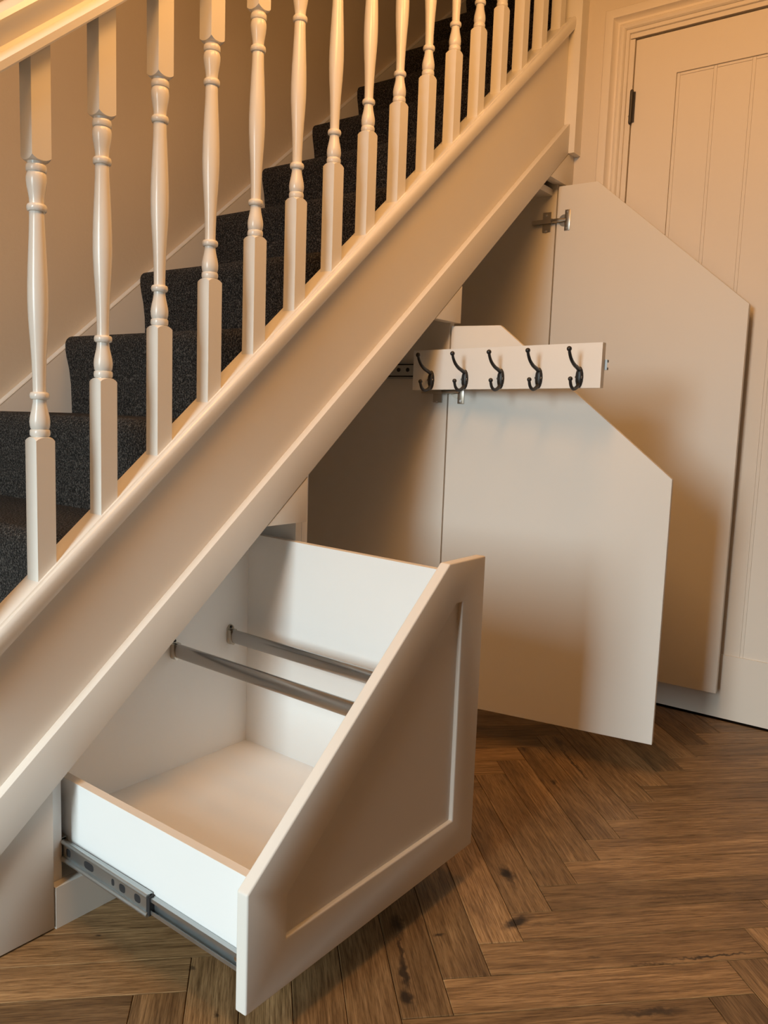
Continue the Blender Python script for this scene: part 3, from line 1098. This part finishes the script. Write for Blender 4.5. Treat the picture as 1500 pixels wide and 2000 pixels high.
# filler above the door runs on to the house wall
zb3 = low_z(X3) - 0.0727
prism('filler_panel', [(X3 - 0.0727 / TT + 0.002, zb3), (1.7738, zb3), (1.7738, low_z(1.7738) - 0.003)], lambda x, z: (x, TY + 0.001, z), lambda x, z: (x, 0.018, z), 'front', tc3, 0.0014, 2)
box('scribe_strip', 1.7250, 1.7738, 0.001, 0.018, 0.0715, zb3 - 0.001, 'front', tc3, 0.001)
open_door(tc3, X3, -0.034, 0.5776, 0.1243, 1.5746, 0.0923, math.tan(0.6964))
hinge(tc3, 1.7066, 1.4715, -0.034, X3, 'nickel concealed hinge near the top of the door')

# ------------------------------------------------------------------ pull-out coat rail
cr = thing('coat_rail', (1.089, -0.18, 0.926), 'white pull-out board with five black coat hooks, on a runner from the middle cupboard', 'coat rail')
XB = 1.080


def lift(v):
    return Vector((v.x, v.y, v.z + (0.083 - v.y) * 0.0195))


brd = box('board', XB, XB + 0.018, -0.4315, 0.082, 0.9262, 1.0272, 'melamine', cr, 0.0008, lift)
bm = bmesh.new()
add_channel(bm, 1.1292, 1.1165, 0.957, 1.000, 0.008, 0.0013, 0.03, 0.46)
rn = from_bm('runner', bm, 'zinc', cr)
rn['label'] = 'zinc runner reaching back into the cupboard'
bm = bmesh.new()
add_channel(bm, 1.1085, 1.1185, 0.962, 0.995, 0.007, 0.0012, -0.20, 0.36)
from_bm('sliding_member', bm, 'zinc', rn)
for zc in (0.963, 0.994):
    bm = bmesh.new()
    add_tube(bm, [(1.1075, 0.36, zc), (1.1075, -0.2, zc)], 0.0018, 8)
    from_bm('race', bm, 'slot_black', rn, True)
bm = bmesh.new()
add_channel(bm, 1.0985, 1.1075, 0.967, 0.990, 0.006, 0.0011, -0.437, 0.07, lift)
from_bm('sliding_member', bm, 'zinc', rn)
for yy in (0.120, 0.150, 0.215):
    bm = bmesh.new()
    add_cyl(bm, (1.1080, yy, 0.980), (1, 0, 0), 0.0055, 0.0016, 14)
    from_bm('slot_black', bm, 'slot_black', rn, True)  # dark disc painted in for the shade of a runner hole

bm = bmesh.new()
# back plate: domed oval
add_sphere(bm, (-0.0005, 0, 0), 1.0, (0.0070, 0.0098, 0.0245))
bmesh.ops.bisect_plane(bm, geom=bm.verts[:] + bm.edges[:] + bm.faces[:], plane_co=(0, 0, 0), plane_no=(1, 0, 0), clear_outer=True)


def smooth_path(pts, n=5):
    out = []
    for i in range(len(pts) - 1):
        p0 = Vector(pts[max(i - 1, 0)])
        p1, p2 = Vector(pts[i]), Vector(pts[i + 1])
        p3 = Vector(pts[min(i + 2, len(pts) - 1)])
        for k in range(n):
            t = k / n
            out.append(0.5 * ((2 * p1) + (p2 - p0) * t + (2 * p0 - 5 * p1 + 4 * p2 - p3) * t * t + (3 * p1 - p0 - 3 * p2 + p3) * t ** 3))
    out.append(Vector(pts[-1]))
    return out


up = smooth_path([(-0.002, 0, 0.016), (-0.016, 0, 0.021), (-0.034, 0, 0.027), (-0.050, 0, 0.037), (-0.060, 0, 0.049), (-0.064, 0, 0.059)])
add_tube(bm, up, [0.0050 - 0.0018 * i / (len(up) - 1) for i in range(len(up))], 10)
add_sphere(bm, up[-1], 0.0058)
lo = smooth_path([(-0.002, 0, -0.016), (-0.014, 0, -0.024), (-0.029, 0, -0.0275), (-0.042, 0, -0.022), (-0.048, 0, -0.012), (-0.049, 0, -0.006)])
add_tube(bm, lo, [0.0046 - 0.0014 * i / (len(lo) - 1) for i in range(len(lo))], 10)
add_sphere(bm, lo[-1], 0.0054)
hk0 = from_bm('coat_hook', bm, 'iron', None, True, 60)
hk_me = hk0.data
bm = bmesh.new()
add_cyl(bm, (-0.0052, -0.0062, 0), (1, -0.7, 0), 0.0029, 0.0018, 12)
sc0 = from_bm('screw', bm, 'screw', None, True)
bm = bmesh.new()
add_cyl(bm, (-0.0052, 0.0062, 0), (1, 0.7, 0), 0.0029, 0.0018, 12)
sc1 = from_bm('screw', bm, 'screw', None, True)
for i in range(5):
    yy = 0.0245 - i * 0.1013
    o = hk0 if i == 0 else bpy.data.objects.new('coat_hook', hk_me)
    if i:
        COL.objects.link(o)
    o.matrix_basis = Matrix.Translation(lift(Vector((XB + 0.0002, yy, 0.9505))))
    attach(o, cr)
    o['label'] = 'black iron double coat hook'
    for s0 in (sc0, sc1):
        s = s0 if i == 0 else bpy.data.objects.new('screw', s0.data)
        if i:
            COL.objects.link(s)
        s.matrix_basis = o.matrix_basis.copy()
        attach(s, o)
